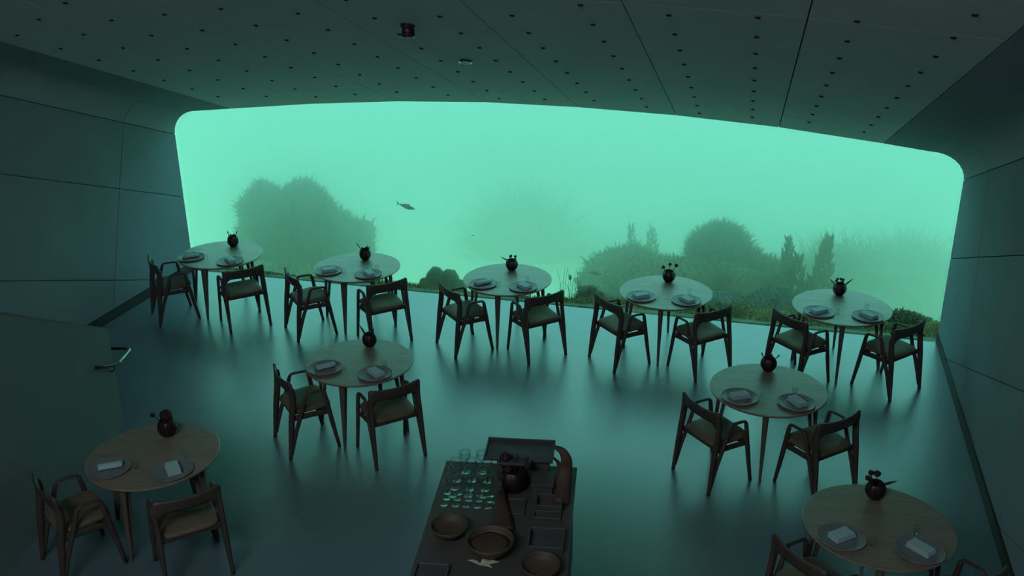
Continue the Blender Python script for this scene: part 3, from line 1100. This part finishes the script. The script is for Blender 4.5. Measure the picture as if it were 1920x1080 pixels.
# ------------------------------------------------------------------ staircase parapet and handrail (left)
B0 = Vector((-3.063, -4.264, 0))
D = Vector((0.25, -0.9682, 0)).normalized()          # towards the gallery
NB = Vector((D.y, -D.x, 0))                          # away from the tables (to the left)
LEN = 7.6
par = empty('stair_parapet', B0, 0, 'solid dark plaster stair parapet rising toward the gallery at the left', 'parapet')
bm = bmesh.new()
TOPF = lambda d: 1.09 + 0.53 * d
poly = [Vector((0, 0, 0)), D * LEN, D * LEN + Vector((0, 0, TOPF(LEN))), Vector((0, 0, TOPF(0)))]
prism(bm, poly, NB, 0.16)
make('body', bm, M['concrete'], par)
bm = bmesh.new()
prism(bm, [Vector((0, 0, TOPF(0))) - NB * .004, D * LEN + Vector((0, 0, TOPF(LEN))) - NB * .004, D * LEN + Vector((0, 0, TOPF(LEN) + .014)) - NB * .004, Vector((0, 0, TOPF(0) + .014)) - NB * .004], NB, 0.168)
make('cap', bm, M['concrete'], par)
# steps hidden behind it
st = empty('staircase', B0, 0, 'dark steps climbing behind the plaster parapet', 'stairs')
for k in range(20):
    bm = bmesh.new()
    d0 = 0.15 + k * 0.335
    a = D * d0 + NB * 0.18
    b = D * (d0 + 0.335) + NB * 0.18
    prism(bm, [Vector((a.x, a.y, 0.0)), Vector((b.x, b.y, 0.0)), Vector((b.x, b.y, 0.175 * (k + 1))), Vector((a.x, a.y, 0.175 * (k + 1)))], NB, 1.2)
    make('step', bm, M['concrete'], st)
hr = empty('handrail', B0, 0, 'steel handrail bending round the end of the stair parapet', 'handrail')
off = -0.055
def HP(d, z, o=off): return tuple(D * d + NB * o + Vector((0, 0, z)))
bm = bmesh.new()
pts = [HP(.40, .86, 0.004), HP(.40, .86, -.03), HP(.37, .85), HP(.30, .82), HP(.12, .75), HP(.05, .728), HP(-.0, .72)]
pp = spline(pts, 4)
sweep(bm, pp, [(.030, .030)] * len(pp), side=(0, 0, 1), n=10, power=2)
make('rail', bm, M['darksteel'], hr, True)  # same steel rail, given a dark tone where it catches no light
bm = bmesh.new()
pts = [HP(-.0, .72), HP(-.10, .72), HP(-.27, .72), HP(-.315, .72, off + .012), HP(-.33, .72, off + .03)]
pp = spline(pts, 4)
sweep(bm, pp, [(.030, .030)] * len(pp), side=(0, 0, 1), n=10, power=2)
make('end_bar', bm, M['steel'], hr, True)  # brighter steel on this stretch puts the rail's glint into the material
bm = bmesh.new()
pts = [HP(-.33, .72, off + .03), HP(-.33, .72, .14), HP(-.325, .72, .20), HP(-.30, .72, .215), HP(-.10, .72, .215)]
pp = spline(pts, 4)
sweep(bm, pp, [(.030, .030)] * len(pp), side=(0, 0, 1), n=10, power=2)
make('return_bar', bm, M['darksteel'], hr, True)  # same rail again, its unlit look put into the dark tone
for d in (.12,):
    bm = bmesh.new()
    z = .765 + .5 * max(0, d - .14)
    sweep(bm, [HP(d, z - .02), HP(d, z - .07), HP(d, z - .085, -.03), HP(d, z - .085, 0.002)], [(.014, .014)] * 4, side=tuple(D), n=6)
    make('bracket', bm, M['darksteel'], hr)

# ------------------------------------------------------------------ ceiling fittings
p = tube(0.17, zc(.17), -3.83)
sp = empty('ceiling_spotlight', p, 0, 'dark cylindrical spotlight hanging from the perforated ceiling', 'spotlight')
bm = bmesh.new()
lathe(bm, [(0, .03), (.062, .03), (.062, -.02), (.052, -.028), (0, -.028)], 24)
make('mount', bm, M['darksteel'], sp)
bm = bmesh.new()
lathe(bm, [(0, -.025), (.050, -.025), (.055, -.05), (.056, -.095), (.050, -.100), (.045, -.085), (0, -.085)], 28)
make('housing', bm, M['darksteel'], sp)
bm = bmesh.new()
lathe(bm, [(.052 + .007 * math.cos(a), -.100 + .007 * math.sin(a)) for a in [k * math.pi / 5 for k in range(11)]], 32)
make('rim', bm, M['chrome'], sp, True)
p = tube(0.235, zc(.235), -2.474)
sp = empty('smoke_detector', p, 0, 'flat round detector on the ceiling right of the hanging spotlight', 'detector')
bm = bmesh.new()
lathe(bm, [(0, .04), (.060, .04), (.064, -.012), (.058, -.022), (0, -.024)], 28)
make('housing', bm, M['darksteel'], sp)
bm = bmesh.new()
lathe(bm, [(.060 + .008 * math.cos(a), -.018 + .008 * math.sin(a)) for a in [k * math.pi / 5 for k in range(11)]], 32)
make('rim', bm, M['chrome'], sp, True)
sp.rotation_euler = (R(-20), 0, 0)

# ------------------------------------------------------------------ service station
FL = Vector((.963, -5.466, 0))
WV = Vector((.987, .159, 0)).normalized()
AV = Vector((.159, -.987, 0)).normalized()
SROT = math.atan2(WV.y, WV.x)
SW, SLEN, SH = 1.055, 2.35, 0.90
ctr = FL + WV * SW / 2 + AV * SLEN / 2
ss_ = empty('service_station', ctr, SROT, 'long dark service station with glasses, bowls and trays on top', 'service station')
bm = bmesh.new()
box(bm, (0, 0, SH - .015), (SW, SLEN, .03), .004)
make('worktop', bm, M['station'], ss_)
bm = bmesh.new()
box(bm, (0, 0, .465), (SW - .08, SLEN - .08, .81))
make('carcass', bm, M['station'], ss_)
bm = bmesh.new()
box(bm, (0, 0, .03), (SW - .16, SLEN - .16, .06))
make('plinth', bm, M['skirting'], ss_)
for sd in (-1, 1):
    for k in range(4):
        bm = bmesh.new()
        box(bm, (sd * (SW / 2 - .033), -SLEN / 2 + .04 + (k + .5) * (SLEN - .08) / 4, .47), (.018, (SLEN - .08) / 4 - .008, .79), .002)
        d = make('door', bm, M['station'], ss_)
        bm = bmesh.new()
        box(bm, (sd * (SW / 2 - .018), -SLEN / 2 + .04 + (k + .5) * (SLEN - .08) / 4, .80), (.014, .12, .012), .002)
        make('handle', bm, M['darksteel'], d)


def tray(px, py, z, wd, dp, h, label, name='serving_tray', cat='tray', m='tray', rim=.012, rz=0.0):
    c = at_z(px, py, z)
    bm = bmesh.new()
    box(bm, (0, 0, -h + .004), (wd, dp, .008))
    t = rim
    for x in (-1, 1):
        box(bm, (x * (wd / 2 - t / 2), 0, -h / 2), (t, dp, h), .002, 1)
    for y in (-1, 1):
        box(bm, (0, y * (dp / 2 - t / 2), -h / 2), (wd - 2 * t, t, h), .002, 1)
    o = make(name, bm, M[m], None, loc=c, rz=SROT + rz)
    return props(o, label, cat)


def block(px, py, z, wd, dp, h, label, name, cat, m='tray'):
    c = at_z(px, py, z)
    e = empty(name, (c.x, c.y, z - h), SROT, label, cat)
    bm = bmesh.new()
    box(bm, (0, 0, (h - .02) / 2), (wd - .02, dp - .02, h - .02), .003)
    make('body', bm, M[m], e)
    bm = bmesh.new()
    box(bm, (0, 0, h - .012), (wd, dp, .024), .003)
    make('lid', bm, M[m], e)
    return e


block(982, 848, 1.11, .42, .20, .21, 'dark box carrying the big tray at the far end of the service station', 'storage_box', 'box', 'station')
tray(975, 841, 1.135, .535, .31, .025, 'large flat slate tray raised at the far end of the service station')
tray(965, 862, 1.155, .25, .12, .018, 'small slate tray lying on the near edge of the large raised tray')
block(1018, 896, 1.04, .17, .19, .14, 'slate box right of the big dark vase on the service station', 'storage_box', 'box')
tray(1030, 937, .955, .20, .16, .055, 'square slate tray below the curved driftwood')
tray(1024, 1007, .955, .25, .235, .055, 'deep blue-grey square tray at the right edge of the service station')
tray(1026, 964, .925, .20, .10, .025, 'dark shallow tray between the two square trays')
tray(806, 1078, .93, .23, .26, .03, 'dark tray at the lower left of the service station')
tray(965, 948, .915, .16, .20, .015, 'thin black tray below the big dark vase')


def bowl(px, py, zr, r, h, label, m='bowl', n=36):
    c = at_z(px, py, zr)
    e = empty('bowl', (c.x, c.y, SH), 0.3, label, 'bowl', None)
    H = zr - SH
    bm = bmesh.new()
    lathe(bm, [(0, 0), (r * .55, 0), (r * .82, H * .35), (r * .98, H * .75), (r, H), (r * .95, H), (r * .92, H * .75), (r * .74, H * .45), (r * .45, H * .30), (0, H * .27)], n, wob=lambda a, z: 1 + .008 * math.sin(3 * a))
    make('shell', bm, M[m], e, True)
    return e


bowl(842, 983, .985, .135, .08, 'wooden bowl in front of the rows of glasses')
b = bowl(919, 1010, 1.01, .165, .13, 'largest wooden bowl in the middle of the service station')
bm = bmesh.new()
lathe(bm, [(0, .075), (.05, .082), (.10, .078), (.135, .068), (.12, .05), (0, .05)], 32, wob=lambda a, z: 1 + .03 * math.sin(5 * a))
make('filling', bm, M['brown'], b, True)
bowl(1013, 1056, .985, .135, .08, 'wooden bowl at the near right edge of the service station')
# pale leaves in front of the large bowl
c = at_z(901, 1059, .905)
e = empty('pale_leaves', c, SROT, 'pale green leaf sprig lying in front of the largest bowl', 'leaf')
for a, L, wd in ((15, .13, .05), (160, .10, .030), (60, .12, .035), (-20, .09, .03)):
    bm = bmesh.new()
    ca, sa = math.cos(R(a)), math.sin(R(a))
    sweep(bm, [(0, 0, .0), (ca * L * .3, sa * L * .3, .012), (ca * L * .7, sa * L * .7, .014), (ca * L, sa * L, .006)], [(wd * .4, .004), (wd, .004), (wd * .8, .004), (.004, .003)], side=(-sa, ca, 0), n=6)
    make('leaf', bm, M['paleleaf'], e)
# big dark vase
c = at_z(962, 920, .90)
vase(9, c, 1.45, 'large dark vase of closed flower heads among the trays on the service station',
     [(180, .03, .09, .03, .6, 'leaf'), (150, .03, .08, .03, .3, 'bud'), (90, .02, .08, .025, .1, 'leaf'), (30, .03, .10, .02, .5, 'leaf'), (0, .04, .07, .02, .7, 'bud'), (250, .03, .05, .02, .3, 'bud'), (300, .03, .06, .02, .4, 'leaf'), (60, .01, .11, .014, .2, 'leaf')], 9)
# curved driftwood
c = at_z(1052, 945, .90)
e = empty('driftwood', c, 0, 'tall curved driftwood arching over the right edge of the service station', 'driftwood')
bm = bmesh.new()
tgt = [at_z(1052, 945, .905), at_z(1056, 905, 1.00), at_z(1060, 880, 1.08), at_z(1062, 862, 1.16), at_z(1054, 846, 1.22), at_z(1040, 838, 1.24)]
pp = spline([tuple(t - c) + s_ for t, s_ in zip(tgt, [(.13, .07), (.13, .06), (.11, .05), (.085, .04), (.06, .03), (.03, .018)])], 4)
sweep(bm, [q[:3] for q in pp], [q[3:5] for q in pp], side=tuple(WV), n=10, power=2.2)
make('trunk', bm, M['brown'], e, True)
bm = bmesh.new()
tgt = [at_z(1050, 900, .98), at_z(1050, 880, 1.06), at_z(1046, 866, 1.10), at_z(1036, 856, 1.11)]
sweep(bm, [t - c for t in tgt], [(.05, .04), (.04, .035), (.03, .025), (.014, .012)], side=tuple(WV), n=8, power=2)
make('branch', bm, M['brown'], e, True)
# carved wooden scoop behind the large bowl
c = at_z(940, 950, .905)
e = empty('wooden_scoop', c, 0, 'reddish carved wooden scoop reaching from the vase to the largest bowl', 'scoop')
bm = bmesh.new()
tgt = [at_z(938, 921, .945), at_z(938, 933, .945), at_z(941, 950, .94), at_z(941, 972, .93), at_z(938, 992, .925)]
pp = spline([tuple(t - c) + s_ for t, s_ in zip(tgt, [(.07, .03), (.085, .03), (.09, .03), (.15, .03), (.20, .03)])], 3)
sweep(bm, [q[:3] for q in pp], [q[3:5] for q in pp], side=tuple(WV), n=10, power=2.4)
make('blade', bm, M['brown'], e, True)

# glasses in rows
big_me = small_me = None
big, small = [], []
for px, py in ((872, 846), (903, 847)): big.append((at_z(px, py, 1.09), 'far'))
for px, py in ((855, 861), (884, 861), (913, 863)): big.append((at_z(px, py, 1.09), 'second'))
for px, py in ((851, 876), (880, 877), (908, 878)): big.append((at_z(px, py, 1.09), 'third'))
for px, py in ((848, 889), (876, 889), (905, 890), (933, 892)): big.append((at_z(px, py, 1.09), 'fourth'))
big.append((at_z(930, 906, 1.09), 'side'))
for r_, yy, xs_ in ((0, 946, (832, 854, 874, 895, 915)), (1, 934, (838, 857.5, 878.5, 898.5, 918.5)), (2, 923.5, (839, 860, 880, 900, 920))):
    for x_ in xs_: small.append((at_z(x_, yy + (x_ - 832) * .06, SH), ('nearest', 'second nearest', 'third nearest')[r_]))
COLN = ['first', 'second', 'third', 'fourth', 'fifth']
cnt = {}
for p_, rw in big:
    if big_me is None:
        o = make('wine_glass', glass_bm(.043, .19, .036, .095), M['glass'], None, True)
        big_me = o.data
    else:
        o = bpy.data.objects.new('wine_glass', big_me)
        COL.objects.link(o)
    o.location = (p_.x, p_.y, SH)
    n_ = cnt[rw] = cnt.get(rw, -1) + 1
    lb = 'wide wine glass alone at the right side of the rows, near the scoop' if rw == 'side' else 'wide wine glass, %s from the left in the %s row from the far end' % (COLN[n_], {'far': 'first', 'second': 'second', 'third': 'third', 'fourth': 'fourth'}[rw])
    props(o, lb, 'glass', 'wine glasses on the service station')
for p_, rw in small:
    if small_me is None:
        o = make('wine_glass', glass_bm(.030, .15, .031, .075), M['glass'], None, True)
        small_me = o.data
    else:
        o = bpy.data.objects.new('wine_glass', small_me)
        COL.objects.link(o)
    o.location = (p_.x, p_.y, SH)
    n_ = cnt['s' + rw] = cnt.get('s' + rw, -1) + 1
    props(o, 'small stemmed glass, %s from the left in the row %s the bowls' % (COLN[n_], rw), 'glass', 'small stemmed glasses on the service station')
